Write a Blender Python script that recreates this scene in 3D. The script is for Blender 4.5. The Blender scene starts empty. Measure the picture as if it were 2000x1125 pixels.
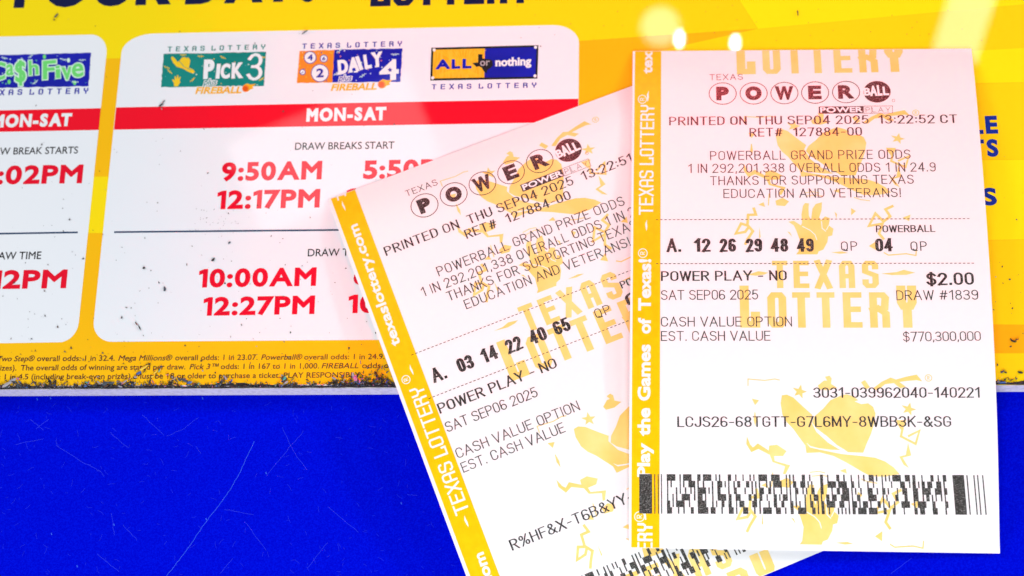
import bpy, bmesh, math, random
import numpy as np
from mathutils import Matrix, Vector
random.seed(7)
S = bpy.context.scene
COL = S.collection

# ------------------------------------------------------------------ camera
F, TH, PS = 3650.0, math.radians(19.85), math.radians(4.47)     # focal length in photo pixels, pitch, sideways tilt
R_CAM = (Matrix.Rotation(PS, 3, 'Y') @ Matrix.Rotation(TH, 3, 'X'))
def ray(px, py):
    return R_CAM @ Vector(((px-1000)/F, (562.5-py)/F, -1.0))
def _unit(px, py):
    d = ray(px, py); return Vector((d.x/-d.z, d.y/-d.z))
HC = 0.082/(_unit(1897, 95)-_unit(1236, 100)).length             # a ticket is 82 mm wide
CAM = Vector((0, 0, HC))
def at(px, py, z=0.0):                                           # the point of the plane z seen at a photo pixel
    d = ray(px, py); return CAM + d*((HC-z)/-d.z)
cam_data = bpy.data.cameras.new('camera')
cam_data.sensor_width = 36.0
cam_data.lens = 36.0*F/2000.0
cam_data.clip_start, cam_data.clip_end = 0.02, 30.0
cam = bpy.data.objects.new('camera', cam_data)
cam.matrix_world = Matrix.Translation(CAM) @ R_CAM.to_4x4()
COL.objects.link(cam); S.camera = cam
cam_data.dof.use_dof = True
cam_data.dof.focus_distance = (at(1250, 640, 0.006)-CAM).dot(R_CAM @ Vector((0, 0, -1)))
cam_data.dof.aperture_fstop = 15.0

# ------------------------------------------------------------------ world, lamps, exposure
W = bpy.data.worlds.new('World'); S.world = W; W.use_nodes = True
W.node_tree.nodes['Background'].inputs[0].default_value = (0.93, 0.96, 1.0, 1)
W.node_tree.nodes['Background'].inputs[1].default_value = 0.10
S.view_settings.view_transform = 'Standard'; S.view_settings.look = 'None'
S.view_settings.exposure = 0.0; S.view_settings.gamma = 1.0
S.view_settings.use_curve_mapping = False

def lamp(name, loc, target, sx, sy, watts, col=(1, 1, 1), shape='RECTANGLE'):
    l = bpy.data.lights.new(name, 'AREA'); l.shape = shape; l.size = sx; l.size_y = sy
    l.energy = watts; l.color = col
    o = bpy.data.objects.new(name, l); COL.objects.link(o)
    o.location = loc
    o.rotation_euler = (Vector(target)-Vector(loc)).to_track_quat('-Z', 'Y').to_euler()
    return o
def mirrored(px, py, h):                                         # where a lamp hangs whose reflection in the glossy board is seen at this pixel
    p = at(px, py); d = ray(px, py); d.z = -d.z
    return p, p + d*(h/d.z)
def glint_lamp(name, px, py, h, wpx, hpx, rad, col=(1, 1, 1), shape='RECTANGLE'):
    p, loc = mirrored(px, py, h)
    k = (HC+h)/F                                                 # metres of a photo pixel at the lamp
    sx, sy = wpx*k, hpx*k
    area = sx*sy*(math.pi/4 if shape in ('DISK', 'ELLIPSE') else 1)
    return lamp(name, loc, p, sx, sy, rad*math.pi*area, col, shape)

MID = at(1150, 520)
lamp('key_lamp', MID+Vector((1.10, 0.32, 0.54)), MID, 0.10, 0.10, 5.6, (0.985, 0.99, 1.0))
lamp('second_lamp', MID+Vector((0.95, 0.15, 0.80)), MID, 0.10, 0.10, 2.0, (0.985, 0.99, 1.0))
lamp('left_fill', MID+Vector((-0.68, 0.30, 0.50)), MID+Vector((-.06, 0, 0)), 0.4, 0.3, 3.7, (0.97, 0.985, 1.0))  # added fill from the left, stands for no known source
lamp('near_fill', MID+Vector((0.02, -0.44, 0.27)), MID+Vector((0, -.05, 0)), 0.22, 0.15, 2.6, (0.96, 0.98, 1.0))  # unseen fill added on the camera side to brighten the bottom
red = lamp('red_sign_lamp', at(1290, 190)+Vector((0.0, 0.31, 0.36)), at(1290, 190), 0.20, 0.15, 0.054, (1.0, 0.02, 0.05))
red.data.spread = math.radians(12)
# lamps whose reflections lie on the glossy board
glint_lamp('round_lamp', 1290, 52, 0.9, 84, 84, 8, (1.0, 0.97, 0.86), 'DISK')
glint_lamp('bulb_lamp', 1327, 76, 0.20, 22, 40, 60, (1, 1, 1), 'ELLIPSE')
glint_lamp('bulb_lamp', 1436, 84, 0.20, 22, 36, 60, (1, 1, 1), 'ELLIPSE')
glint_lamp('window_lamp', 1888, 30, 0.80, 95, 190, 7.5, (1.0, 0.99, 0.95))
glint_lamp('shelf_lamp', 655, 300, 0.9, 420, 210, 2.3, (1.0, 0.97, 0.96))

# ------------------------------------------------------------------ materials
def material(name, col, rough=0.5, coat=0.0, coat_rough=0.03, spec=0.5):
    m = bpy.data.materials.new(name); m.use_nodes = True
    b = m.node_tree.nodes['Principled BSDF']
    b.inputs['Base Color'].default_value = (*col, 1)
    b.inputs['Roughness'].default_value = rough
    b.inputs['Specular IOR Level'].default_value = spec
    b.inputs['Coat Weight'].default_value = coat
    b.inputs['Coat Roughness'].default_value = coat_rough
    m.diffuse_color = (*col, 1)
    return m
def vary(m, col2, scale, lo=0.4, hi=0.6, detail=3.0, stretch=(1, 1, 1)):   # a procedural second tone
    t = m.node_tree; n = t.nodes; b = n['Principled BSDF']
    tc = n.new('ShaderNodeTexCoord'); mp = n.new('ShaderNodeMapping'); mp.inputs['Scale'].default_value = stretch
    no = n.new('ShaderNodeTexNoise'); no.inputs['Scale'].default_value = scale; no.inputs['Detail'].default_value = detail
    rp = n.new('ShaderNodeValToRGB'); rp.color_ramp.elements[0].position = lo; rp.color_ramp.elements[1].position = hi
    rp.color_ramp.elements[0].color = b.inputs['Base Color'].default_value[:]
    rp.color_ramp.elements[1].color = (*col2, 1)
    t.links.new(tc.outputs['Object'], mp.inputs['Vector']); t.links.new(mp.outputs[0], no.inputs['Vector'])
    t.links.new(no.outputs['Fac'], rp.inputs['Fac']); t.links.new(rp.outputs[0], b.inputs['Base Color'])
    return no
def bump(m, scale, strength, dist=0.0002, detail=4.0):
    t = m.node_tree; n = t.nodes; b = n['Principled BSDF']
    tc = n.new('ShaderNodeTexCoord'); no = n.new('ShaderNodeTexNoise'); no.inputs['Scale'].default_value = scale
    no.inputs['Detail'].default_value = detail
    bp = n.new('ShaderNodeBump'); bp.inputs['Strength'].default_value = strength; bp.inputs['Distance'].default_value = dist
    t.links.new(tc.outputs['Object'], no.inputs['Vector']); t.links.new(no.outputs['Fac'], bp.inputs['Height'])
    t.links.new(bp.outputs[0], b.inputs['Normal'])
BC = dict(rough=0.7, coat=1.0, coat_rough=0.012, spec=0.08)     # prints under the glossy laminate of the board
M = {}
M['yellow'] = material('board_yellow', (0.93, 0.48, 0.001), **BC); vary(M['yellow'], (0.95, 0.53, 0.002), 14, .35, .7)
M['ray'] = material('board_band_yellow', (0.95, 0.72, 0.001), **BC)  # a lighter yellow than the board's base
M['lemon_band'] = material('board_band_lemon', (0.95, 0.85, 0.001), **BC)
M['card'] = material('card_white', (0.80, 0.83, 0.88), **BC); vary(M['card'], (0.84, 0.86, 0.89), 9, .35, .7)
M['red'] = material('band_red', (0.86, 0.001, 0.018), **BC)
M['time_red'] = material('time_red', (0.78, 0.001, 0.022), **BC)
M['navy'] = material('letter_navy', (0.003, 0.006, 0.055), **BC)
M['side_blue'] = material('letter_blue', (0.004, 0.030, 0.36), **BC)
M['rule'] = material('rule_blue', (0.02, 0.05, 0.12), **BC)
M['black'] = material('letter_black', (0.015, 0.014, 0.018), **BC)
M['white'] = material('print_white', (0.83, 0.85, 0.87), **BC)
M['teal'] = material('logo_teal', (0.004, 0.20, 0.17), **BC); vary(M['teal'], (0.006, 0.24, 0.21), 60)
M['logo_blue'] = material('logo_blue', (0.008, 0.012, 0.42), **BC); vary(M['logo_blue'], (0.006, 0.01, 0.34), 80)
M['violet'] = material('logo_violet_blue', (0.03, 0.025, 0.36), **BC)
M['orange'] = material('logo_orange', (0.85, 0.26, 0.02), **BC)
M['gold'] = material('logo_gold', (0.86, 0.42, 0.012), **BC); vary(M['gold'], (0.9, 0.50, 0.03), 300, .4, .6, 1, (6, 1, 1))
M['lemon'] = material('logo_lemon', (0.87, 0.58, 0.02), **BC)
M['green'] = material('logo_green', (0.16, 0.68, 0.17), **BC)
M['mint'] = material('logo_mint', (0.66, 0.86, 0.74), **BC)
M['aqua'] = material('logo_aqua', (0.12, 0.45, 0.52), **BC)
M['flame'] = material('logo_flame', (0.80, 0.10, 0.008), **BC)
M['grey'] = material('logo_grey', (0.42, 0.38, 0.40), **BC)
M['edge'] = material('board_edge', (0.74, 0.70, 0.72), rough=0.6); vary(M['edge'], (0.62, 0.58, 0.62), 900, .45, .6)
M['grime'] = material('grime_dark', (0.012, 0.011, 0.016), rough=0.9); vary(M['grime'], (0.05, 0.04, 0.05), 1200)
M['table'] = material('table_blue', (0.0004, 0.0022, 0.56), rough=0.85, spec=0.0)
no = vary(M['table'], (0.0006, 0.0060, 0.68), 2600, .40, .66, 2.0); bump(M['table'], 2200, 0.25, 0.00015)
M['scratch'] = material('scratch_pale_blue', (0.003, 0.024, 0.78), rough=0.6)
M['scratch_bright'] = material('scratch_bright_blue', (0.012, 0.09, 0.80), rough=0.6)
TC = dict(rough=0.30, coat=0.0, spec=0.30)
M['paper'] = material('thermal_paper', (0.86, 0.87, 0.885), **TC); bump(M['paper'], 900, 0.10, 0.00005)
M['stripe'] = material('stripe_yellow', (0.93, 0.53, 0.001), **TC); vary(M['stripe'], (0.95, 0.58, 0.002), 500, .4, .7)
M['mark'] = material('watermark_yellow', (0.93, 0.65, 0.17), **TC); vary(M['mark'], (0.95, 0.74, 0.27), 120, .35, .7)
M['stripe_white'] = material('stripe_white', (0.86, 0.87, 0.87), **TC)
M['ink'] = material('thermal_ink', (0.016, 0.015, 0.015), **TC); vary(M['ink'], (0.24, 0.235, 0.23), 4200, .50, .72, 2.0)
M['ink_bar'] = material('thermal_ink_bars', (0.028, 0.028, 0.026), **TC); vary(M['ink_bar'], (0.30, 0.30, 0.29), 3600, .50, .72, 2.0, (1, 1.6, 1))
M['dirt'] = material('dirt_dark', (0.03, 0.022, 0.022), rough=0.8)
M['slate'] = material('dirt_slate', (0.06, 0.075, 0.10), rough=0.8)
M['brown'] = material('dirt_brown', (0.10, 0.055, 0.035), rough=0.8)
M['ash'] = material('dirt_ash', (0.36, 0.34, 0.37), rough=0.8)
M['pinkbit'] = material('flake_pink', (0.55, 0.16, 0.34), rough=0.6)
M['tealbit'] = material('flake_teal', (0.07, 0.36, 0.33), rough=0.6)
M['bluebit'] = material('flake_blue', (0.04, 0.12, 0.40), rough=0.6)
M['yellowbit'] = material('flake_yellow', (0.80, 0.55, 0.04), rough=0.6)

# ------------------------------------------------------------------ surfaces: board plane and curled tickets
class Board:
    e = 1.0
    def inv(s, px, py):
        p = at(px, py); return np.array((p.x, p.y))
    def pos(s, u, v, lift): return (u, v, lift)
def smooth_spline(xs, ys):
    xs = np.array(xs, float); ys = np.array(ys, float); n = len(xs)
    h = np.diff(xs); A = np.eye(n); b = np.zeros(n)
    for i in range(1, n-1):
        A[i, i-1:i+2] = h[i-1], 2*(h[i-1]+h[i]), h[i]; b[i] = 6*((ys[i+1]-ys[i])/h[i]-(ys[i]-ys[i-1])/h[i-1])
    m = np.linalg.solve(A, b)
    def f(x):
        i = int(np.clip(np.searchsorted(xs, x)-1, 0, n-2)); a, c = xs[i+1]-x, x-xs[i]
        return (m[i]*a**3+m[i+1]*c**3)/(6*h[i]) + (ys[i]/h[i]-m[i]*h[i]/6)*a + (ys[i+1]/h[i]-m[i+1]*h[i]/6)*c
    return f
class Ticket:
    """A curled sheet: (u, v) in metres from its top left corner, v runs up, z = its arch."""
    def __init__(s, tl, tr, arch, twist, zscale):
        s.o = at(*tl, 0.0004); q = at(*tr, 0.0004)
        s.W = (q-s.o).length
        eu = (q-s.o)/s.W; s.eu = np.array((eu.x, eu.y)); s.ev = np.array((-eu.y, eu.x))
        s.arch = arch; s.twist = twist
    def z(s, u, v):
        d = np.clip(-v, -0.003, 0.1290)
        return max(s.arch(d*1000)/1000 - s.twist*np.clip(u/s.W, 0, 1)*np.clip((d-0.03)/0.09, 0, 1)**1.5, -0.00525)
    def inv(s, px, py):
        z = 0.0
        for _ in range(12):
            p = at(px, py, z); d = np.array((p.x-s.o.x, p.y-s.o.y)); u, v = d @ s.eu, d @ s.ev
            z = 0.5*z + 0.5*s.z(u, v) if _ > 2 else s.z(u, v)
        return np.array((u, v))
    def pos(s, u, v, lift):
        e = 4e-4
        gu = (s.z(u+e, v)-s.z(u-e, v))/(2*e); gv = (s.z(u, v+e)-s.z(u, v-e))/(2*e)
        n = np.array((-gu, -gv, 1.0)); n /= np.linalg.norm(n)
        u2, v2 = u+n[0]*lift, v+n[1]*lift
        x = s.o.x+u2*s.eu[0]+v2*s.ev[0]; y = s.o.y+u2*s.eu[1]+v2*s.ev[1]
        return (x, y, s.z(u, v)+n[2]*lift)
BOARD = Board()
T2 = Ticket((1236, 100), (1897, 95), smooth_spline([0, 6, 14, 28, 48, 70, 92, 110, 122, 130], [0.4, 1.7, 2.9, 4.5, 6.0, 6.6, 5.4, 2.4, 0.0, -1.5]), 0.0046, 1)
T1 = Ticket((640, 390), (1254.4, 160), smooth_spline([0, 6, 14, 28, 48, 70, 92, 110, 122, 130], [0.3, 1.7, 2.6, 3.3, 3.6, 3.2, 0.8, -3.0, -5.0, -5.2]), 0.0, 1)
E1 = T1.W

# ------------------------------------------------------------------ print collector: 2-D shapes that are laid on a surface
def mitred(pts, closed, wx, wy, grow=0.0, limit=1.9):
    """left and right offset points of a polyline for an elliptical pen"""
    p = np.array(pts, float)/np.array((wx, wy)); n = len(p); L, Rr = [], []
    for i in range(n):
        a = p[i]-p[i-1] if (i > 0 or closed) else None
        b = p[(i+1) % n]-p[i] if (i < n-1 or closed) else None
        if a is not None and np.linalg.norm(a) < 1e-12: a = None
        if b is not None and np.linalg.norm(b) < 1e-12: b = None
        if a is None and b is None: a = b = np.array((1., 0))
        if a is None: a = b
        if b is None: b = a
        a = a/np.linalg.norm(a); b = b/np.linalg.norm(b)
        na = np.array((-a[1], a[0])); nb = np.array((-b[1], b[0])); m = na+nb
        l = np.linalg.norm(m)
        if l < 0.2: m, k = na, 1.0
        else: m = m/l; k = min(1/max(m @ na, 0.05), limit)
        L.append((p[i]+m*k*.5)*(wx, wy)); Rr.append((p[i]-m*k*.5)*(wx, wy))
    return L, Rr
class Print:
    def __init__(s, surf): s.s = surf; s.v = []; s.f = []; s.m = []; s.mats = []
    def mat(s, k):
        if k not in s.mats: s.mats.append(k)
        return s.mats.index(k)
    def poly_uv(s, pts, mat, lift):
        i = len(s.v); s.v += [(p[0], p[1], lift) for p in pts]; s.f.append(list(range(i, i+len(pts)))); s.m.append(s.mat(mat))
    def poly(s, pts, mat, lift): s.poly_uv([s.s.inv(*p) for p in pts], mat, lift)
    def strip_uv(s, pts, w, mat, lift, closed=False, wy=None):
        L, R = mitred(pts, closed, w, wy or w); n = len(pts); i = len(s.v); k = s.mat(mat)
        for a, b in zip(L, R): s.v += [(a[0], a[1], lift), (b[0], b[1], lift)]
        for j in range(n if closed else n-1):
            q = (j+1) % n; s.f.append([i+2*j, i+2*j+1, i+2*q+1, i+2*q]); s.m.append(k)
    def px_scale(s, x, y): return np.linalg.norm(s.s.inv(x+4, y)-s.s.inv(x-4, y))/8
    def line(s, pts, wpx, mat, lift, closed=False):
        s.strip_uv([s.s.inv(*p) for p in pts], wpx*s.px_scale(*pts[0]), mat, lift, closed)
    def ellipse(s, x, y, rx, ry, mat, lift, ang=0.0, ring=None, n=28):
        c, q = math.cos(ang), math.sin(ang)
        pts = [(x+rx*math.cos(t)*c-ry*math.sin(t)*q, y+rx*math.cos(t)*q+ry*math.sin(t)*c) for t in [2*math.pi*k/n for k in range(n)]]
        if ring: s.line(pts, ring, mat, lift, True)
        else: s.poly(pts, mat, lift)
    def build(s, name, parent=None, step=0.0, clip=None):
        bm = bmesh.new(); vs = [bm.verts.new(v) for v in s.v]
        for f, k in zip(s.f, s.m):
            try: q = bm.faces.new([vs[i] for i in f]); q.material_index = k
            except ValueError: pass
        bm.normal_update()
        if any(len(f) > 4 for f in s.f): bmesh.ops.triangulate(bm, faces=[f for f in bm.faces if len(f.verts) > 4])
        def cut(co, no, clear=False):
            bmesh.ops.bisect_plane(bm, geom=bm.verts[:]+bm.edges[:]+bm.faces[:], dist=1e-7, plane_co=co, plane_no=no, clear_outer=clear)
        if clip:
            for co, no in clip: cut((*co, 0), (*no, 0), True)
        if step and bm.verts:
            y0, y1 = min(v.co.y for v in bm.verts), max(v.co.y for v in bm.verts); y = y0+step
            while y < y1: cut((0, y, 0), (0, 1, 0)); y += step
        bm.normal_update()
        for v in bm.verts: v.co = s.s.pos(v.co.x, v.co.y, v.co.z)
        bm.normal_update()
        fl = [f for f in bm.faces if f.normal.z < 0]
        if fl: bmesh.ops.reverse_faces(bm, faces=fl)
        me = bpy.data.meshes.new(name); bm.to_mesh(me); bm.free()
        for k in s.mats: me.materials.append(M[k])
        o = bpy.data.objects.new(name, me); COL.objects.link(o); o.parent = parent
        return o

# ------------------------------------------------------------------ lettering A: Blender's own font, with a real weight gain
_fc = {}
def font_shape(txt):
    if txt in _fc: return _fc[txt]
    c = bpy.data.curves.new('f', 'FONT'); c.body = txt; c.size = 1.0; c.resolution_u = 4
    o = bpy.data.objects.new('f', c); COL.objects.link(o)
    me = o.to_mesh()
    V = [(v.co.x, v.co.y) for v in me.vertices]; Fs = [list(p.vertices) for p in me.polygons]
    key = {}; idx = []
    for v in V:
        k = (round(v[0], 5), round(v[1], 5)); idx.append(key.setdefault(k, len(key)))
    V2 = [None]*len(key)
    for k, i in key.items(): V2[i] = k
    F2 = []
    for f in Fs:
        g = []
        for i in f:
            if idx[i] not in g: g.append(idx[i])
        if len(g) > 2:
            F2.append(g)
    area = sum(V2[g[i]][0]*V2[g[(i+1) % len(g)]][1]-V2[g[(i+1) % len(g)]][0]*V2[g[i]][1] for g in F2 for i in range(len(g)))
    if area < 0: F2 = [g[::-1] for g in F2]
    cnt = {}
    for f in F2:
        for i in range(len(f)): cnt[(f[i], f[(i+1) % len(f)])] = 1
    nxt = {}
    for (a, b) in cnt:
        if (b, a) not in cnt: nxt.setdefault(a, []).append(b)
    loops = []
    while nxt:
        a = next(iter(nxt)); lp = []
        while a in nxt:
            lp.append(a); b = nxt[a].pop()
            if not nxt[a]: del nxt[a]
            a = b
        if len(lp) > 2: loops.append([V2[i] for i in lp])
    o.to_mesh_clear(); bpy.data.objects.remove(o); bpy.data.curves.remove(c)
    _fc[txt] = (V2, F2, loops); return _fc[txt]
CAPH = max(v[1] for v in font_shape('H')[0])
def _one():                                                       # a figure one with a flag
    V = [(x*CAPH, y*CAPH) for x, y in ((.17, 0), (.30, 0), (.30, 1), (.19, 1), (-.02, .90), (-.02, .78), (.17, .86))]
    return V, [list(range(7))], [V]
_fc['1'] = _one()
def rim(P, loop, g, mat, lift):
    """the band of width g round a closed outline (weight gain)"""
    n = len(loop); p = np.array(loop); q = np.array(mitred(loop, True, 2*g, 2*g)[1]); i = len(P.v); k = P.mat(mat)
    for j, (a_, b_) in enumerate(zip(p, q)): P.v += [(a_[0], a_[1], lift+j*3e-7), (b_[0], b_[1], lift+j*3e-7)]
    for j in range(n):
        m = (j+1) % n
        P.f.append([i+2*j, i+2*m, i+2*m+1, i+2*j+1]); P.m.append(k)
def font_text(P, txt, a, b, cap, mat, lift, bold=0.0, slant=0.0, outline=None, outline_mat=None, track=None):
    """text from photo point a to b on its baseline, letters cap px high; bold = weight gain in cap heights;
    track = even gaps between the letters in cap heights (else the font's own spacing)"""
    A, B = P.s.inv(*a), P.s.inv(*b); d = B-A; Lg = np.linalg.norm(d); ex = d/Lg; ey = np.array((-ex[1], ex[0]))
    t = np.array((b[0]-a[0], b[1]-a[1]), float); t /= np.linalg.norm(t); up = np.array((t[1], -t[0]))
    H = np.linalg.norm(P.s.inv(a[0]+up[0]*cap, a[1]+up[1]*cap)-A)
    g = bold*H; runs = []
    if track is None:
        S_ = font_shape(txt); x0, x1 = min(v[0] for v in S_[0]), max(v[0] for v in S_[0])
        sx = (Lg-2*g)/(x1-x0); runs.append((S_, x0, g))
    else:
        sh = [(font_shape(c) if c != ' ' else None) for c in txt]
        ext = [((min(v[0] for v in q[0]), max(v[0] for v in q[0])) if q else (0, .25)) for q in sh]
        gaps = [0.0]*(len(txt)-1)
        for i in range(len(txt)-1):
            pr = txt[i:i+2]; gaps[i] = track+2*bold-(.13 if pr in ('AT', 'AY', 'LT') else .03 if pr in ('7P', '27') else .05 if pr in ('PA', 'FA', 'OA') else 0)
        sx = (Lg-2*g-sum(gaps)*H)/sum(e[1]-e[0] for e in ext); x = g
        for q, e, gp in zip(sh, ext, gaps+[0]):
            if q: runs.append((q, e[0], x))
            x += (e[1]-e[0])*sx+gp*H
    sy = (H-2*g)/CAPH; n = 0
    for (V, Fs, loops), x0, xo in runs:
        def T(p):
            x = (p[0]-x0)*sx+xo; y = p[1]*sy+g; x += slant*y
            return A+ex*x+ey*y
        i = len(P.v); P.v += [(*T(v), lift) for v in V]; k = P.mat(mat)
        for f in Fs: P.f.append([i+j for j in f]); P.m.append(k)
        for lp in loops:
            n += 1; Q = [T(p) for p in lp]; z = lift+(n % 4)*8e-7
            if g > 0: rim(P, Q, g, mat, z)
            if outline: rim(P, Q, outline*H+g, outline_mat, z-1.5e-5)

# ------------------------------------------------------------------ lettering B: strokes of an elliptical pen (thermal printer, logo capitals)
def arc(cx, cy, rx, ry, a0, a1, n=7):
    return [(cx+rx*math.cos(math.radians(a0+(a1-a0)*i/n)), cy+ry*math.sin(math.radians(a0+(a1-a0)*i/n))) for i in range(n+1)]
def thermal(ch):
    w = .50; r = w/2; C = []; O = []
    stad = arc(r, 1-.27, r, .27, 0, 180)+arc(r, .27, r, .27, 180, 360)
    if ch == 'A': w = .60; O = [[(0, 0), (.30, 1), (.60, 0)], [(.10, .34), (.50, .34)]]
    elif ch == 'B': O = [[(0, 0), (0, 1), (.24, 1)]+arc(.24, .765, .22, .235, 90, -90)+[(0, .53)], [(.24, .53)]+arc(.24, .265, .26, .265, 90, -90)+[(0, 0)]]
    elif ch == 'C': O = [[(w, .70)]+arc(r, .73, r, .27, 0, 180)+arc(r, .27, r, .27, 180, 360)+[(w, .30)]]
    elif ch == 'D': C = [[(0, 0), (0, 1), (.18, 1)]+arc(.18, .66, .32, .34, 90, 0, 5)+arc(.18, .34, .32, .34, 0, -90, 5)]
    elif ch == 'E': w = .44; O = [[(w, 1), (0, 1), (0, 0), (w, 0)], [(0, .52), (.40, .52)]]
    elif ch == 'F': w = .42; O = [[(w, 1), (0, 1), (0, 0)], [(0, .52), (.38, .52)]]
    elif ch == 'G': O = [[(w, .70)]+arc(r, .73, r, .27, 0, 180)+arc(r, .27, r, .27, 180, 300)+[(w, .16), (w, .46), (.28, .46)]]
    elif ch == 'H': O = [[(0, 0), (0, 1)], [(w, 0), (w, 1)], [(0, .52), (w, .52)]]
    elif ch == 'I': w = .04; O = [[(.02, 0), (.02, 1)]]
    elif ch == 'J': w = .40; O = [[(w, 1), (w, .22)]+arc(.2, .22, .2, .22, 0, -180)]
    elif ch == 'K': O = [[(0, 0), (0, 1)], [(w, 1), (0, .38)], [(.17, .58), (w, 0)]]
    elif ch == 'L': w = .42; O = [[(0, 1), (0, 0), (w, 0)]]
    elif ch == 'M': w = .62; O = [[(0, 0), (0, 1), (.31, .12), (.62, 1), (.62, 0)]]
    elif ch == 'N': O = [[(0, 0), (0, 1), (w, 0), (w, 1)]]
    elif ch in 'O': C = [stad]
    elif ch == '0': w = .46; r = .23; C = [arc(r, .73, r, .27, 0, 180)+arc(r, .27, r, .27, 180, 360)]
    elif ch == 'P': O = [[(0, 0), (0, 1), (.24, 1)]+arc(.24, .73, .25, .27, 90, -90)+[(0, .46)]]
    elif ch == 'Q': C = [stad]; O = [[(.20, .14), (.28, -.02), (.50, -.02)]]
    elif ch == 'R': O = [[(0, 0), (0, 1), (.24, 1)]+arc(.24, .74, .25, .26, 90, -90)+[(0, .48)], [(.24, .48), (w, 0)]]
    elif ch in 'S$': O = [arc(r, .765, r*.96, .235, 25, 270, 10)+arc(r, .265, r, .265, 90, -160, 10)]
    elif ch == 'T': w = .52; O = [[(0, 1), (w, 1)], [(.26, 1), (.26, 0)]]
    elif ch == 'U': O = [[(0, 1), (0, .26)]+arc(r, .26, r, .26, 180, 360)+[(w, 1)]]
    elif ch == 'V': w = .56; O = [[(0, 1), (.28, 0), (.56, 1)]]
    elif ch == 'W': w = .78; O = [[(0, 1), (.2, 0), (.39, .95), (.58, 0), (.78, 1)]]
    elif ch == 'X': w = .54; O = [[(0, 0), (w, 1)], [(0, 1), (w, 0)]]
    elif ch == 'Y': w = .54; O = [[(0, 1), (.27, .45), (.54, 1)], [(.27, .45), (.27, 0)]]
    elif ch == 'Z': O = [[(0, 1), (w, 1), (0, 0), (w, 0)]]
    elif ch == '1': w = .30; O = [[(.02, .80), (.24, 1), (.24, 0)]]
    elif ch == '2': w = .46; O = [arc(.23, .74, .23, .26, 170, -25, 8)+[(0, 0), (w, 0)]]
    elif ch == '3': w = .46; O = [arc(.22, .755, .22, .245, 155, -90, 8)+[(.14, .51)], [(.2, .51)]+arc(.22, .255, .24, .255, 90, -155, 9)]
    elif ch == '4': w = .50; O = [[(.37, 0), (.37, 1), (0, .28), (w, .28)]]
    elif ch == '5': w = .46; O = [[(.42, 1), (.07, 1), (.03, .52)]+arc(.22, .32, .24, .32, 110, -150, 9)]
    elif ch == '6': w = .46; O = [arc(.23, .75, .22, .25, 30, 180, 6)+arc(.23, .27, .23, .27, 180, 540, 14)]
    elif ch == '7': w = .46; O = [[(0, 1), (w, 1), (.16, 0)]]
    elif ch == '8': w = .46; C = [arc(.23, .765, .20, .235, 0, 360, 14)[:-1], arc(.23, .265, .23, .265, 0, 360, 14)[:-1]]
    elif ch == '9': w = .46; O = [arc(.23, .25, .22, .25, 210, 360, 6)+arc(.23, .73, .23, .27, 0, 360, 14)]
    elif ch == '#': w = .58; O = [[(.10, .05), (.24, .95)], [(.34, .05), (.48, .95)], [(0, .34), (.52, .34)], [(.06, .66), (.58, .66)]]
    elif ch == '&': w = .58; O = [[(.58, 0), (.12, .74)]+arc(.25, .79, .15, .21, 195, -20, 8)+[(.10, .45)]+arc(.22, .24, .22, .24, 130, 300, 7)+[(.56, .42)]]
    elif ch == '%': w = .70; O = [[(.12, 0), (.58, 1)]]; C = [arc(.14, .78, .13, .2, 0, 360, 12)[:-1], arc(.56, .22, .13, .2, 0, 360, 12)[:-1]]
    elif ch == '!': w = .04; O = [[(.02, .28), (.02, 1)], [(.02, 0), (.02, .09)]]
    elif ch == '-': w = .30; O = [[(.02, .42), (.28, .42)]]
    elif ch == '.': w = .05; O = [[(.025, 0), (.025, .07)]]
    elif ch == ',': w = .06; O = [[(.05, .07), (.02, -.12)]]
    elif ch == ':': w = .05; O = [[(.025, .12), (.025, .19)], [(.025, .60), (.025, .67)]]
    if ch == '$': O = O+[[(r, -.10), (r, 1.10)]]
    return w, O, C
def logo_caps(ch):
    w = .46; h = w/2; O = []; C = []
    if ch == 'T': w = .5; O = [[(0, 1), (w, 1)], [(.25, 1), (.25, 0)]]
    elif ch == 'E': O = [[(w, 1), (0, 1), (0, 0), (w, 0)], [(0, .52), (w*.9, .52)]]
    elif ch == 'X': O = [[(0, 0), (w, 1)], [(0, 1), (w, 0)]]
    elif ch == 'A': O = [[(0, 0), (0, .86), (.12, 1), (w-.10, 1), (w, .86), (w, 0)], [(0, .42), (w, .42)]]
    elif ch == 'S': O = [[(w, .82), (w, .9), (w-.1, 1), (.1, 1), (0, .9), (0, .62), (w, .45), (w, .1), (w-.1, 0), (.1, 0), (0, .1), (0, .18)]]
    elif ch == 'L': O = [[(0, 1), (0, 0), (w, 0), (w, .26)]]
    elif ch == 'O': C = [[(.1, 0), (w-.1, 0), (w, .1), (w, .9), (w-.1, 1), (.1, 1), (0, .9), (0, .1)]]
    elif ch == 'R': O = [[(0, 0), (0, 1), (w-.1, 1), (w, .9), (w-.04, .56), (0, .50)], [(w*.5, .52), (w, .38), (w, 0)]]
    elif ch == 'Y': O = [[(0, 1), (0, .62), (.1, .50), (w-.1, .50), (w, .62), (w, 1)], [(h, .50), (h, 0)]]
    return w, O, C
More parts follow.
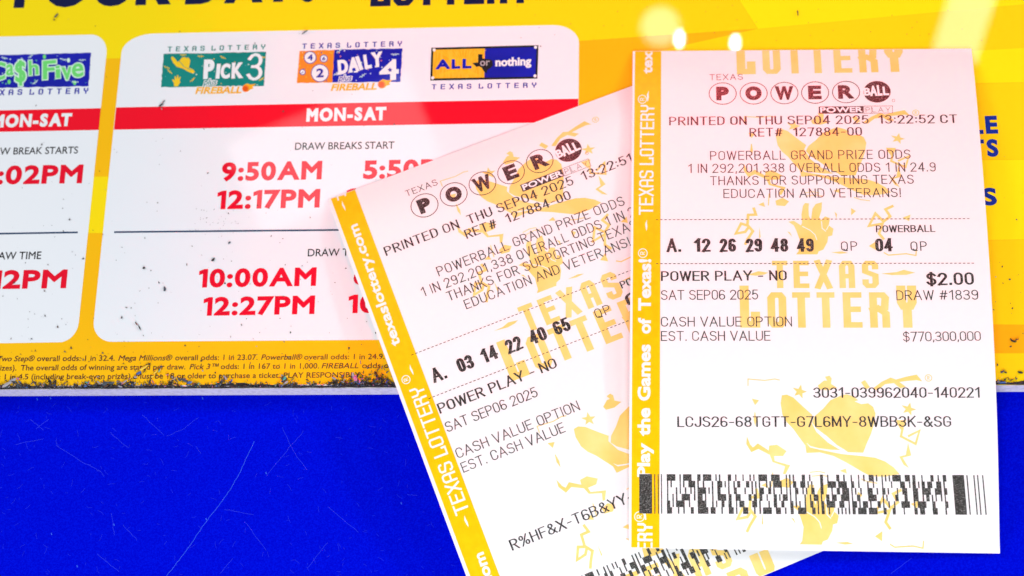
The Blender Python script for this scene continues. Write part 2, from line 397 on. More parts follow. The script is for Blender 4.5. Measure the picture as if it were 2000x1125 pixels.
def stroke_text(P, txt, a, b, cap, mat, lift, pen=(.10, .08), gap=.24, space=.50, font=thermal, jitter=0.0, fit=True):
    A, B = P.s.inv(*a), P.s.inv(*b); d = B-A; Lg = np.linalg.norm(d); ex = d/Lg; ey = np.array((-ex[1], ex[0]))
    t = np.array((b[0]-a[0], b[1]-a[1]), float); t /= np.linalg.norm(t); up = np.array((t[1], -t[0]))
    H = np.linalg.norm(P.s.inv(a[0]+up[0]*cap, a[1]+up[1]*cap)-A)
    px, py = pen[0]*H, pen[1]*H
    gv = max(gap-pen[0], .09); G = [(None if ch == ' ' else font(ch)) for ch in txt]
    n_g = sum(g is not None for g in G); n_s = len(G)-n_g
    total = sum(g[0] for g in G if g)+gv*(n_g-1)+(space-.0)*n_s
    sx = (Lg-n_g*px)/total; sy = H-py; x = 0.0
    for g in G:
        if g is None: x += space*sx; continue
        w, O, C = g; k = 0; runs = []
        for pts in O:                                             # break the stroke where it turns back sharply
            cur = [pts[0]]
            for i in range(1, len(pts)):
                cur.append(pts[i])
                if i < len(pts)-1:
                    u, v = np.array(pts[i])-np.array(pts[i-1]), np.array(pts[i+1])-np.array(pts[i])
                    if np.linalg.norm(u) > 0 and np.linalg.norm(v) > 0 and (u @ v)/(np.linalg.norm(u)*np.linalg.norm(v)) < -.25: runs.append((cur, False)); cur = [pts[i]]
            runs.append((cur, False))
        for pts, cl in runs+[(q, True) for q in C]:
            Q = [np.array((x+p[0]*sx+px/2, p[1]*sy+py/2)) for p in pts]
            if not cl and len(Q) > 1:                             # square ends
                for e0, e1 in ((0, 1), (-1, -2)):
                    d_ = Q[e0]-Q[e1]; l_ = np.linalg.norm(d_)
                    if l_ > 0: d_ = d_/l_; Q[e0] = Q[e0]+d_*.5*(abs(d_[0])*px+abs(d_[1])*py)
            jx = px*(1+jitter*random.uniform(-1, 1))
            L, R = mitred(Q, cl, jx, py); i = len(P.v); mi = P.mat(mat); z = lift+k*1.5e-6; k += 1
            for l, r in zip(L, R):
                for q in (l, r):
                    g_ = A+ex*q[0]+ey*q[1]; P.v.append((g_[0], g_[1], z))
            m = len(Q)
            for j in range(m if cl else m-1):
                q = (j+1) % m; P.f.append([i+2*j, i+2*j+1, i+2*q+1, i+2*q]); P.m.append(mi)
        x += w*sx+px+gv*sx

def tag(o, label=None, cat=None, group=None, kind=None):
    if label: o['label'] = label
    if cat: o['category'] = cat
    if group: o['group'] = group
    if kind: o['kind'] = kind
    return o
def empty(name, loc):
    o = bpy.data.objects.new(name, None); o.empty_display_size = 0.02; COL.objects.link(o); o.location = loc
    bpy.context.view_layer.update(); return o
def adopt(root):                                                  # parts are modelled in world space: keep them there under their thing
    bpy.context.view_layer.update()
    for o in bpy.data.objects:
        if o.parent == root and o.type == 'MESH': o.matrix_parent_inverse = root.matrix_world.inverted()

# ------------------------------------------------------------------ the setting: the blue counter
ZT = -0.0055                                                      # the board is 5.5 mm thick
P = Print(BOARD)
P.poly_uv([(-.7, -.6), (.7, -.6), (.7, .7), (-.7, .7)], 'table', ZT)
def table_line(pts, w, m, lift=2e-5):
    P.strip_uv([(at(*p, ZT).x, at(*p, ZT).y) for p in pts], w*HC/F, m, ZT+lift)
def wobble(pts, n, amp):
    out = []
    for (x0, y0), (x1, y1) in zip(pts, pts[1:]):
        for i in range(n):
            t = i/n; out.append((x0+(x1-x0)*t+random.uniform(-amp, amp), y0+(y1-y0)*t+random.uniform(-amp, amp)))
    return out+[pts[-1]]
table_line(wobble([(497, 862), (470, 920), (449, 958), (425, 990), (394, 1030), (365, 1075), (325, 1125)], 8, .7), 1.0, 'scratch_bright')
for pts in ([(388, 815), (360, 837), (325, 852)], [(110, 870), (160, 902), (196, 920), (203, 930)], [(215, 845), (250, 874)],
            [(190, 1082), (215, 1103), (232, 1116)], [(218, 1003), (223, 1045)], [(240, 1025), (268, 1055)], [(593, 842), (560, 880), (520, 930)],
            [(552, 835), (572, 880), (600, 918)], [(30, 868), (85, 857)], [(383, 872), (392, 886)], [(438, 995), (495, 1005)], [(478, 1018), (520, 1075)],
            [(60, 820), (85, 840)], [(795, 965), (815, 968)], [(278, 810), (320, 850)], [(455, 1090), (430, 1120)], [(95, 820), (70, 838)],
            [(640, 990), (700, 1040)], [(1780, 1090), (1740, 1120)], [(640, 1060), (600, 1110)]):
    table_line(wobble(pts, 6, .9), .7, 'scratch')
M['fibre'] = material('fibre_blue', (0.004, 0.022, 0.80), rough=0.8)
for k in range(230):
    x, y = random.uniform(0, 900), random.uniform(785, 1125); a = random.uniform(0, 6.3); l = random.uniform(2, 8)
    table_line([(x, y), (x+l*math.cos(a), y+l*math.sin(a)), (x+l*1.9*math.cos(a+.15), y+l*1.9*math.sin(a+.15))], .45, 'fibre', 2.4e-5)
for x, y in ((783, 983), (100, 1043), (150, 1106), (402, 1014), (519, 924), (222, 1025), (98, 778), (72, 780), (395, 778)):
    table_line([(x, y-2), (x+1.5, y+2)], 2.0, 'scratch_bright', 2.8e-5)
o = P.build('tabletop'); tag(o, kind='structure')

# ------------------------------------------------------------------ the display board
board = empty('display_board', at(1000, 400))
tag(board, 'glossy yellow schedule board with white cards of red draw times, lying on the blue counter', 'display board')
def edge_px(x): return 761.0-9.0*x/2000.0                         # its front edge in the photo
A_, B_ = at(-500, edge_px(-500)), at(2500, edge_px(2500))
ex = (B_-A_).normalized(); ey = Vector((-ex.y, ex.x, 0))
bm = bmesh.new()
q = [A_, B_, B_+ey*0.26, A_+ey*0.26]
top = [bm.verts.new((p.x, p.y, 0)) for p in q]; bot = [bm.verts.new((p.x, p.y, ZT+0.00012)) for p in q]
bm.faces.new(top); bm.faces.new(bot[::-1])
for i in range(4): bm.faces.new([top[i], bot[i], bot[(i+1) % 4], top[(i+1) % 4]])
bmesh.ops.recalc_face_normals(bm, faces=bm.faces[:])
bmesh.ops.bevel(bm, geom=[e for e in bm.edges if all(v.co.z > -0.001 for v in e.verts)], offset=0.0003, segments=2, affect='EDGES')
me = bpy.data.meshes.new('backing_board'); bm.to_mesh(me); bm.free(); me.materials.append(M['edge'])
o = bpy.data.objects.new('backing_board', me); COL.objects.link(o); o.parent = board
# the printed sheet
P = Print(BOARD)
c = 0.0009
q2 = [A_+ey*c, B_+ey*c, B_+ey*0.259, A_+ey*0.259]
P.poly_uv([(p.x, p.y) for p in q2], 'yellow', 2e-5)
for m, pts in (('lemon_band', [(1250, -300), (2600, -300), (2600, -45), (1890, 18), (1480, 56)]), ('ray', [(1480, 56), (1890, 18), (2600, -45), (2600, 60), (1890, 100), (1400, 110), (1240, 110)]),
               ('lemon_band', [(1880, 100.5), (2600, 60.5), (2600, 150), (1880, 163)]), ('ray', [(1880, 163.5), (2600, 150.5), (2600, 310), (1880, 312)]), ('lemon_band', [(1880, 312.5), (2600, 310.5), (2600, 455), (1880, 470)]),
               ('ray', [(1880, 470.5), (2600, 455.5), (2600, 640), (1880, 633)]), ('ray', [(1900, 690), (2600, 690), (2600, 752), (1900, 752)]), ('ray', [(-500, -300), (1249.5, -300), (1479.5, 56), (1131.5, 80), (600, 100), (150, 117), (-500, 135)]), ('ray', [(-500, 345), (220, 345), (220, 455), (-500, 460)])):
    P.poly(pts, m, 2.8e-5)  # lighter yellow and lemon areas over the sheet's base yellow
o_sheet = P.build('printed_sheet', board)
# the grimy groove along its front
P = Print(BOARD)
n = 160; L_, U_ = [], []
for i in range(n+1):
    x = -500+3000*i/n
    L_.append((x, edge_px(x)-0.6+random.uniform(-.5, .4))); U_.append((x, edge_px(x)-7+random.uniform(-3.2, 2.2)-2.5*math.sin(x*.037)*math.sin(x*.011)))
for i in range(n): P.poly([L_[i], L_[i+1], U_[i+1], U_[i]], 'grime', 4.5e-5)
P.build('grime_line', board)

def rounded(pts, rad):                                            # rounded corners, radii in px along both sides
    out = []; n = len(pts)
    for i in range(n):
        p, a, b = np.array(pts[i], float), np.array(pts[i-1], float), np.array(pts[(i+1) % n], float)
        r1, r2 = rad[i]
        if r1 == 0: out.append(tuple(p)); continue
        s0 = p+(a-p)/np.linalg.norm(a-p)*r1; s1 = p+(b-p)/np.linalg.norm(b-p)*r2
        for k in range(11):
            t = math.pi/2*k/10; u, v = 1-math.sin(t), 1-math.cos(t)
            out.append(tuple(p+(s0-p)*u+(s1-p)*v))
    return out
def part(name, parent, fn, **kw):
    P = Print(BOARD); fn(P); return P.build(name, parent, **kw)
# the two white cards
def f(P): P.poly(rounded([(-330, 79), (212, 67), (150, 668), (-330, 676)], [(40, 40), (34, 38), (38, 34), (40, 40)]), 'card', 4e-5)
left_card = part('schedule_card', board, f); left_card['label'] = 'narrow white card cut off by the photo edge'
def f(P): P.poly(rounded([(241, 67), (1131, 48), (1127, 661), (179, 668)], [(36, 60), (52, 36), (40, 40), (40, 40)]), 'card', 4e-5)
right_card = part('schedule_card', board, f); right_card['label'] = 'wide white card with three game logos'
# red bands
def f(P): P.poly([(-330, 223), (197, 211.5), (193, 254), (-330, 264)], 'red', 5.5e-5); font_text(P, 'MON-SAT', (-16, 249.5), (139, 246.5), 25, 'white', 8e-5, .07, track=.10)
part('weekday_band', left_card, f)
def f(P): P.poly([(227, 210), (1129.6, 193), (1128.6, 238.5), (222.5, 253.5)], 'red', 5.5e-5); font_text(P, 'MON-SAT', (598, 238), (754, 235), 26, 'white', 8e-5, .07, track=.10)
part('weekday_band', right_card, f)
# rules
part('divider_rule', left_card, lambda P: P.line([(-330, 462), (152, 454)], 3.4, 'rule', 6e-5))
part('divider_rule', right_card, lambda P: P.line([(223, 453.5), (1110, 445)], 3.4, 'rule', 6e-5))
# small captions
def cap(card, txt, a, b, h): part('caption', card, lambda P: font_text(P, txt, a, b, h, 'black', 7e-5, .012))
cap(left_card, 'DRAW BREAK STARTS', (-38, 303), (152, 300), 13.5)
cap(left_card, 'DRAW TIME', (-30, 507.5), (80, 506), 14.5)
cap(right_card, 'DRAW BREAKS START', (576, 293), (770, 290.5), 14)
cap(right_card, 'DRAW TIMES', (601, 501), (722, 499.5), 14.5)
def clock(card, txt, a, b, h=36): part('draw_time', card, lambda P: font_text(P, txt, a, b, h, 'time_red', 7e-5, .055, track=.10))
clock(left_card, '10:02PM', (-64, 361.5), (160, 358)); clock(left_card, '10:12PM', (-96, 566), (129, 563))
clock(right_card, '9:50AM', (432, 354), (628, 350.5)); clock(right_card, '12:17PM', (423, 409), (624, 405.5))
clock(right_card, '10:00AM', (387, 562), (617, 558.5)); clock(right_card, '12:27PM', (396, 617), (614, 613.5))
clock(right_card, '5:50PM', (709, 350), (898, 346)); clock(right_card, '10:02PM', (676, 404.5), (898, 400))
clock(right_card, '6:00PM', (690, 557), (895, 554)); clock(right_card, '10:12PM', (680, 612), (895, 608))

# headline at the top, running out of the photo
def f(P):
    font_text(P, 'YOUR', (0, 16.5), (330, 9), 78, 'navy', 5e-5, .06, track=.12)
    font_text(P, 'DAY', (361, 9), (576, 3), 78, 'navy', 5e-5, .06, track=.12)
    font_text(P, '!', (588, 4), (614, 3), 78, 'navy', 5e-5, .06, track=.12)
part('headline', board, f)
part('logo_lettering', board, lambda P: stroke_text(P, 'LOTTERY', (723, 13), (1036, 6), 66, 'navy', 5e-5, (.20, .16), .22, .4, logo_caps))
def f(P):
    font_text(P, 'LE', (1897, 262.5), (1950, 261), 35, 'side_blue', 5e-5, .06, track=.12)
    font_text(P, 'TS', (1893, 307), (1951, 306), 34, 'side_blue', 5e-5, .06, track=.12)
    P.poly([(1908, 322), (1915, 322), (1915, 334), (1908, 335)], 'side_blue', 5e-5)
    font_text(P, 'S', (1920, 401.5), (1948, 401), 34, 'side_blue', 5e-5, .06, track=.12)
part('side_lettering', board, f)
# the fine print
def fine(P, txt, x0, x1, y0, y1, it=False):
    y = lambda x: y0+(y1-y0)*x/760
    font_text(P, txt, (x0, y(x0)), (x1, y(x1)), 10.6, 'fine', 5e-5, .016, .21 if it else 0)
M['fine'] = material('fine_print_ink', (0.11, 0.03, 0.02), **BC)
def f(P):
    for t, a, b, i in (('Two Step®', -7, 66, 1), ('overall odds: 1 in 32.4.', 72, 224, 0), ('Mega Millions®', 231, 335, 1), ('overall odds: 1 in 23.07.', 342, 503, 0), ('Powerball®', 510, 589, 1), ('overall odds: 1 in 24.9.', 594, 751, 0)):
        fine(P, t, a, b, 706, 701.5, i)
    for t, a, b, i in (('izes).', 0, 32, 0), ('The overall odds of winning are stated per draw.', 40, 362, 0), ('Pick 3™', 370, 425, 1), ('odds: 1 in 167 to 1 in 1,000.', 431, 623, 0), ('FIREBALL', 628, 700, 1), ('odds or', 707, 768, 0)):
        fine(P, t, a, b, 724, 719, i)
    for t, a, b, i in ((': 1 in 4.5 (including break-even prizes). Must be 18 or older to purchase a ticket.', -2, 547, 0), ('PLAY RESPONSIBLY.', 554, 706, 0)):
        fine(P, t, a, b, 741.5, 737, i)
part('fine_print', board, f)

# ------------------------------------------------------------------ game logos
def ragged(pts, n, amp):                                          # a box with the torn-looking printed edge of the logos
    out = []
    for i in range(len(pts)):
        (x0, y0), (x1, y1) = pts[i], pts[(i+1) % len(pts)]
        for k in range(n):
            t = k/n; out.append((x0+(x1-x0)*t+(random.uniform(-amp, amp) if k else 0), y0+(y1-y0)*t+(random.uniform(-amp, amp) if k else 0)))
    return out
def small_caps(P, a, b, h, mat): stroke_text(P, 'TEXAS LOTTERY', a, b, h, mat, 7e-5, (.22, .16), .80, .45, logo_caps)
def confetti(P, box, mats, n, lift=7.5e-5):
    x0, y0, x1, y1 = box
    for k in range(n):
        x, y = random.uniform(x0, x1), random.uniform(y0, y1); r = random.uniform(.6, 1.5)
        P.ellipse(x, y, r, r, random.choice(mats), lift, n=6)
def squig(P, x, y, s, mat, lift=7.8e-5, ang=0.0):
    c, q = math.cos(ang), math.sin(ang)
    pts = [(0, 0), (3, -2), (5, 1), (8, -3), (9, 0), (12, -3), (15, -2)]
    P.line([(x+(a*c-b*q)*s, y+(a*q+b*c)*s) for a, b in pts], 1.2, mat, lift)
def fireball(P, x, y, r):
    P.poly([(x-r*.6, y-r*.9), (x+r*.4, y-r*1.4), (x+r*1.3, y-r*1.1), (x+r*2.9, y-r*1.3), (x+r*1.9, y-r*.4), (x+r*2.2, y), (x+r*1.3, y+r*.3), (x+r*.6, y+r*.9), (x-r*.4, y+r*.6)], 'gold', 8.6e-5)
    P.ellipse(x, y, r, r, 'orange', 9.0e-5); P.ellipse(x-.6, y+.4, r*.72, r*.72, 'flame', 9.3e-5)
# five-number game on the left card
def f(P):
    P.poly(ragged([(-60, 109), (178, 103), (173, 168.5), (-64, 173)], 24, .7), 'logo_blue', 6e-5)
    confetti(P, (2, 109, 168, 166), ['aqua', 'mint', 'green', 'violet'], 46)
    for x, y, a in ((56, 114, -.6), (154, 118, .1), (64, 165, -.5), (120, 116, .3), (2, 112, .4), (140, 160, .2)): squig(P, x, y, .9, 'mint', 7.8e-5, a)
    for x, y in ((87, 111), (146, 162), (18, 160), (134, 118)): P.ellipse(x, y, 3.2, 4.6, 'green' if x != 134 else 'mint', 7.7e-5, n=9)
    for t, a, b, h, m in (('C', (-23, 157), (10, 156), 34, 0), ('a', (12, 148), (27, 147), 31, 0), ('$', (30, 162), (51, 160), 42, 0), ('h', (57, 148), (76, 146), 29, 0), ('F', (84, 156), (110, 154), 36, 0), ('i', (109, 154), (119, 153), 26, 0), ('v', (121, 157), (142, 155), 36, 0), ('e', (141, 152), (164, 150), 38, 0)):
        LZ = 9e-5+2.2e-5*('Ca$hFive'.index(t)); font_text(P, t, a, b, h, 'green', LZ, .03, -.04, .055, 'mint')
part('game_logo', left_card, f)
part('logo_caption', left_card, lambda P: small_caps(P, (-36, 187), (172, 183), 11, 'logo_blue'))
# three-digit game
def hat(P, x, y, s, mat, lift):
    P.poly([(x+a*s, y+b*s) for a, b in ((0, 2), (3, 0), (7, 3), (13, 11), (17, 8), (22, 2), (27, 1), (30, 3), (34, 2), (38, 8), (35, 22), (44, 26), (47, 31), (42, 33), (34, 30), (24, 24), (11, 20), (4, 12))], mat, lift)
def palm(P, x, y, s, mat, lift):
    P.poly([(x+a*s, y+b*s) for a, b in ((0, 9), (3, 8), (6, 11), (5, 3), (7, 2), (9, 8), (10, 0), (12, 0), (13, 8), (15, 3), (17, 4), (15, 12), (17, 13), (13, 19), (12, 22), (4, 22), (4, 16))], mat, lift)
def f(P):
    P.poly(ragged([(320, 105.5), (520, 101.5), (515.5, 168), (314.5, 170.5)], 22, .7), 'teal', 6e-5)
    confetti(P, (318, 108, 514, 166), ['aqua', 'mint', 'lemon'], 26)
    for x, y, a in ((320, 130, .5), (327, 136, .9), (372, 160, -.6), (386, 110, .2), (430, 110, .6), (352, 108, .1), (506, 158, -.4), (507, 112, .2)): squig(P, x, y, .8, 'lemon', 7.8e-5, a)
    hat(P, 334, 110.5, 1.0, 'lemon', 8e-5); palm(P, 336, 147, 1.0, 'lemon', 8e-5)
    P.line([(349, 118), (360, 131), (373, 137)], 1.0, 'teal', 8.3e-5)
    for t, a, b, h in (('P', (397, 155), (418, 154), 38), ('I', (421, 154), (428.5, 154), 29), ('C', (430, 154), (449, 153.5), 29), ('K', (452, 154), (474, 153), 31)):
        font_text(P, t, a, b, h, 'white', 9e-5, .06)
    stroke_text(P, '3', (482, 158), (512, 157), 53, 'white', 9.4e-5, (.125, .10))
    font_text(P, 'plus', (398, 166.5), (422, 165.5), 11.5, 'teal', 9.6e-5, .02, .2, .12, 'white')
    font_text(P, 'FIREBALL', (381, 184), (471, 182.5), 13.5, 'gold', 9.6e-5, .05, .22, .10, 'card')
    fireball(P, 480, 173, 7)
part('game_logo', right_card, f)
part('logo_caption', right_card, lambda P: small_caps(P, (327, 101), (518, 96.5), 9.5, 'teal'))
# four-digit game
def f(P):
    P.poly(ragged([(585, 100), (654, 97.6), (650, 161), (580, 162.5)], 14, .6), 'orange', 6e-5)
    P.poly(ragged([(653, 97.6), (786, 94.5), (782, 160), (649, 161)], 16, .7), 'logo_blue', 6.3e-5)
    confetti(P, (584, 102, 648, 160), ['lemon', 'lemon', 'white', 'violet'], 40); confetti(P, (656, 99, 780, 158), ['mint', 'white', 'orange'], 22)
    for x, y, r, d in ((605.8, 112.6, 12.3, '4'), (632.6, 114.6, 7.6, '6'), (625, 143, 17.6, '2'), (591, 141, 6, '')):
        P.ellipse(x, y, r, r, 'violet', 8e-5); P.ellipse(x, y, r-1.4, r-1.4, 'white', 8.4e-5)
        if d: font_text(P, d, (x-r*.42, y+r*.50), (x+r*.42, y+r*.46), r*.98, 'violet', 8.8e-5, .05)
    P.line([(588, 144), (593, 140)], 1.4, 'violet', 8.8e-5)
    for i, (t, x0, x1, y0) in enumerate((('D', 661, 681, 146), ('A', 681, 702, 141.5), ('I', 703, 710, 138), ('L', 713, 727, 135.5), ('Y', 727, 748, 131))):
        font_text(P, t, (x0, y0), (x1, y0-2.5), 28, 'white', 9e-5, .06)
        for xx in ((x0+1, x0+11) if t == 'A' else (x0-1.5,) if t == 'D' else (x0+6.5,) if t == 'Y' else ()):        # slab serifs
            P.line([(xx-1, y0-.8), (xx+7, y0-1.6)], 3.6, 'white', 9.2e-5)
        if t in 'DY': P.line([(x0-1.5, y0-26.8), (x0+6, y0-27.6)], 3.0, 'white', 9.2e-5)
    font_text(P, '4', (741, 158), (779, 156), 40, 'white', 9.6e-5, .05)
    P.poly([(762+r*math.sin(t), 137-r*math.cos(t)) for t, r in [(k*math.pi/5, 5 if k % 2 == 0 else 2.1) for k in range(10)]], 'violet', 9.9e-5)
    for x, y, a in ((658, 104, -.6), (764, 107, .1), (702, 152, -.4), (652, 148, -.5)): squig(P, x, y, 1.0, 'mint', 8e-5, a)
    font_text(P, 'plus', (662, 158.5), (686, 157.5), 11.5, 'violet', 9.6e-5, .02, .2, .12, 'white')
    font_text(P, 'FIREBALL', (646, 178), (735, 175.5), 13.5, 'gold', 9.6e-5, .05, .22, .10, 'card')
    fireball(P, 745.6, 165.4, 7.6)
part('game_logo', right_card, f)
part('logo_caption', right_card, lambda P: small_caps(P, (590, 95.5), (785, 90.5), 10, 'violet'))
# black framed game sign
def f(P):
    P.poly([(842.4, 93.4), (1051.8, 88.4), (1049.6, 153.8), (840.4, 157.6)], 'black', 6e-5)
    P.poly([(846.5, 97.4), (947, 95), (946, 151.6), (844.6, 153.4)], 'gold', 6.6e-5)
    P.poly([(947, 95), (1047.6, 92.4), (1045.6, 149.6), (946, 151.6)], 'logo_blue', 6.6e-5)
    for x, y in ((848, 97.6), (1046, 92.6), (845, 152.5), (1045, 148.5)): P.ellipse(x, y, 3.1, 3.1, 'white', 7.2e-5, n=12)
    for k in range(-7, 8):                                        # printed rays
        P.line([(900+k*7, 98), (904+k*2.6, 118)], 1.0, 'lemon', 6.9e-5); P.line([(898+k*2.4, 138), (896+k*7, 151)], 1.0, 'lemon', 6.9e-5)
    for t, a, b in (('A', (851, 136), (879, 135)), ('L', (882, 135), (899, 134.3)), ('L', (903, 134.3), (921, 133.8))): font_text(P, t, a, b, 19, 'logo_blue', 7.6e-5, .08)
    P.poly([(800+x*.2222, 50+y*.2222) for x, y in ((602, 252), (641, 252), (641, 288), (670, 294), (700, 295), (728, 308), (734, 350), (715, 372), (684, 392), (677, 422), (652, 402), (635, 372), (610, 358), (590, 366), (575, 352), (550, 330), (602, 325))], 'black', 7.6e-5)
    font_text(P, 'or', (937.6, 129), (956.8, 128.3), 14.5, 'grey', 8.2e-5, .02)
    font_text(P, 'nothing', (967.6, 130.2), (1037.8, 127.6), 17, 'white', 8.2e-5, .05)
    P.ellipse(1056, 90.4, 1.2, 1.2, 'black', 6e-5, n=8)
part('game_logo', right_card, f)
part('logo_caption', right_card, lambda P: small_caps(P, (843, 175), (1047.6, 171.4), 10, 'violet'))
adopt(board)
for c_ in (left_card, right_card): adopt(c_)

# ------------------------------------------------------------------ the lottery tickets
L0, L1, L2, L3, L4 = 0.0, 2.5e-5, 3.2e-5, 4.2e-5, 5.5e-5
def sheet(T, corners, name, parent):
    q = [T.inv(*c) if not isinstance(c, np.ndarray) else c for c in corners]       # tl tr br bl in (u, v)
    nu, nv = 18, 110; bm = bmesh.new(); g = []
    for k, lift in enumerate((0.0, -7e-5)):
        g.append([[bm.verts.new(T.pos(*((q[0]*(1-a)+q[1]*a)*(1-b)+(q[3]*(1-a)+q[2]*a)*b), lift)) for a in [i/nu for i in range(nu+1)]] for b in [j/nv for j in range(nv+1)]])
    for j in range(nv):
        for i in range(nu):
            a = g[0]; bm.faces.new([a[j+1][i], a[j+1][i+1], a[j][i+1], a[j][i]])
            a = g[1]; bm.faces.new([a[j][i], a[j][i+1], a[j+1][i+1], a[j+1][i]])
    def side(seq):
        for (j, i), (j2, i2) in zip(seq, seq[1:]): bm.faces.new([g[0][j][i], g[0][j2][i2], g[1][j2][i2], g[1][j][i]])
    side([(j, 0) for j in range(nv+1)]); side([(nv, i) for i in range(nu+1)]); side([(j, nu) for j in range(nv, -1, -1)]); side([(0, i) for i in range(nu, -1, -1)])
    bmesh.ops.recalc_face_normals(bm, faces=bm.faces[:])
    for f in bm.faces: f.smooth = True
    for e in bm.edges:
        if e.calc_face_angle(0) > 0.6: e.smooth = False
    me = bpy.data.meshes.new(name); bm.to_mesh(me); bm.free(); me.materials.append(M['paper'])
    o = bpy.data.objects.new(name, me); COL.objects.link(o); o.parent = parent
    cl = []
    for i in range(4):
        a, b = q[i], q[(i+1) % 4]; d = b-a; nrm = np.array((-d[1], d[0])); nrm /= np.linalg.norm(nrm)   # outward for tl tr br bl
        cl.append((tuple(a-nrm*0.00012), tuple(nrm)))
    return o, q, cl

MARK = []                                                         # the pre-printed watermark motif, in ticket (u, v), traced once from the upright ticket
PER = T2.inv(1600, 143)[1]-T2.inv(1600, 640)[1]
def mk(kind, pts, w=0, dup=0):
    MARK.append((kind, [T2.inv(*p)+np.array((0, dup*PER)) for p in pts], w))
hl = lambda pts: [(1430+x*.2133, 720+y*.2133) for x, y in pts]
hh = lambda pts: [(1400+x*.2312, 380+y*.2312) for x, y in pts]
for pts in ([(455, 245), (500, 238), (560, 265), (640, 340), (735, 425), (715, 470), (770, 580), (880, 680), (990, 745), (900, 742), (790, 727), (715, 708), (684, 680), (676, 712), (610, 622), (560, 552), (500, 490), (460, 420), (444, 320)],
            [(670, 700), (684, 684), (712, 722), (800, 742), (1000, 782), (1200, 802), (1310, 816), (1400, 850), (1480, 905), (1532, 965), (1400, 990), (1270, 985), (1200, 950), (1050, 862), (930, 800), (800, 766), (690, 772), (680, 770)],
            [(755, 435), (830, 370), (900, 290), (1000, 245), (1050, 235), (1110, 255), (1155, 290), (1120, 300), (1180, 325), (1245, 318), (1290, 350), (1312, 410), (1300, 500), (1270, 600), (1230, 690), (1200, 770), (1060, 765), (1030, 742), (960, 700), (870, 620), (770, 545), (730, 490)],
            [(180, 275), (245, 290), (210, 335)], [(985, 935), (1040, 915), (1050, 962)],
            [(785, 155), (840, 110), (870, 110), (850, 75), (890, 65), (910, 90), (905, 140), (960, 175), (880, 200), (800, 190)],
            [(1180, 125), (1215, 105), (1262, 170), (1225, 190)],
            [(1290, 180), (1370, 120), (1450, 82), (1500, 100), (1590, 75), (1690, 55), (1740, 117), (1690, 105), (1600, 112), (1530, 122), (1590, 165), (1540, 180), (1480, 132), (1400, 142), (1330, 200)],
            [(135, 620), (165, 695), (190, 722), (235, 685), (335, 750), (340, 705), (410, 697), (498, 755), (465, 800), (382, 800), (390, 845), (530, 885), (490, 965), (465, 965), (485, 895), (370, 855), (345, 790), (240, 735), (175, 765), (130, 690)],
            [(1610, 680), (1640, 795), (1560, 815), (1620, 912), (1570, 880), (1530, 805), (1590, 790)],
            [(1500, 470), (1595, 475), (1570, 540), (1545, 560), (1520, 520)], [(205, 400), (212, 400), (222, 470), (212, 530), (196, 470)],
            [(430, 1030), (500, 1000), (560, 1040), (520, 1090), (440, 1080)]):
    mk('p', hl(pts))
for pts, w in (([(145, 160), (145, 95), (300, 108), (390, 95), (435, 105)], 1.6), ([(1562, 540), (1545, 620), (1680, 690), (1715, 568), (1610, 620)], 4.0), ([(710, 950), (790, 940), (850, 955)], 1.4), ([(730, 985), (820, 975), (880, 990)], 1.4), ([(1180, 1010), (1240, 1035), (1330, 1050)], 1.6), ([(372, 950), (362, 1080)], 1.8)):
    mk('l', hl(pts), w)
mk('r', hl([(1797, 85)]), 6.0)
for c_, tips in (((620, 212), [(630, 145), (685, 210), (645, 275), (570, 248), (555, 175)]), ((1620, 372), [(1630, 310), (1685, 375), (1640, 430), (1565, 405), (1550, 335)])):
    pts = []
    for i in range(5):
        a, b = tips[i], tips[(i+1) % 5]; pts += [a, (c_[0]+((a[0]+b[0])/2-c_[0])*.50, c_[1]+((a[1]+b[1])/2-c_[1])*.50)]
    mk('p', hl(pts))
for pts in ([(720, 240), (715, 170), (728, 95), (745, 72), (778, 75), (775, 130), (778, 180), (796, 215), (808, 120), (835, 80), (888, 65), (885, 130), (865, 195), (882, 215), (915, 185), (955, 200), (945, 260), (985, 290), (975, 345), (940, 355), (935, 400), (900, 465), (860, 480), (850, 505), (670, 505), (690, 480), (700, 380), (670, 300), (650, 260), (605, 230), (650, 222), (710, 260)],
            [(1135, 115), (1175, 140), (1135, 175)], [(1570, 195), (1635, 170), (1625, 225)], [(350, 85), (395, 65), (408, 105)], [(1285, 435), (1345, 395), (1345, 470)],
            [(995, 145), (1015, 165), (1010, 205)], [(360, 275), (370, 360), (358, 370)], [(595, 312), (618, 320), (637, 358)],
            [(210, 672), (290, 668), (350, 648), (435, 660), (400, 676), (330, 685)], [(1390, 668), (1520, 655), (1580, 636), (1675, 660), (1600, 678), (1480, 680)], [(965, 488), (1060, 480), (1110, 494), (1040, 500)]):
    mk('p', hh(pts), 0, -1)
for pts, w in (([(310, 110), (330, 170), (265, 172), (258, 262), (205, 245), (160, 330), (240, 315), (272, 272), (305, 310), (262, 375), (238, 424)], 5.0), ([(1492, 95), (1425, 125), (1465, 185), (1408, 228), (1340, 160), (1285, 265), (1400, 245), (1370, 330), (1412, 380)], 5.0), ([(1410, 490), (1450, 512), (1600, 500), (1682, 515), (1686, 460)], 2.2)):
    mk('l', hh(pts), w, -1)
for pts, w in (([(722, 268), (790, 303), (830, 340), (846, 385)], 1.6), ([(884, 225), (890, 285), (922, 312)], 1.6), ([(925, 300), (945, 262)], 1.4)):
    mk('w', hh(pts), w, -1)
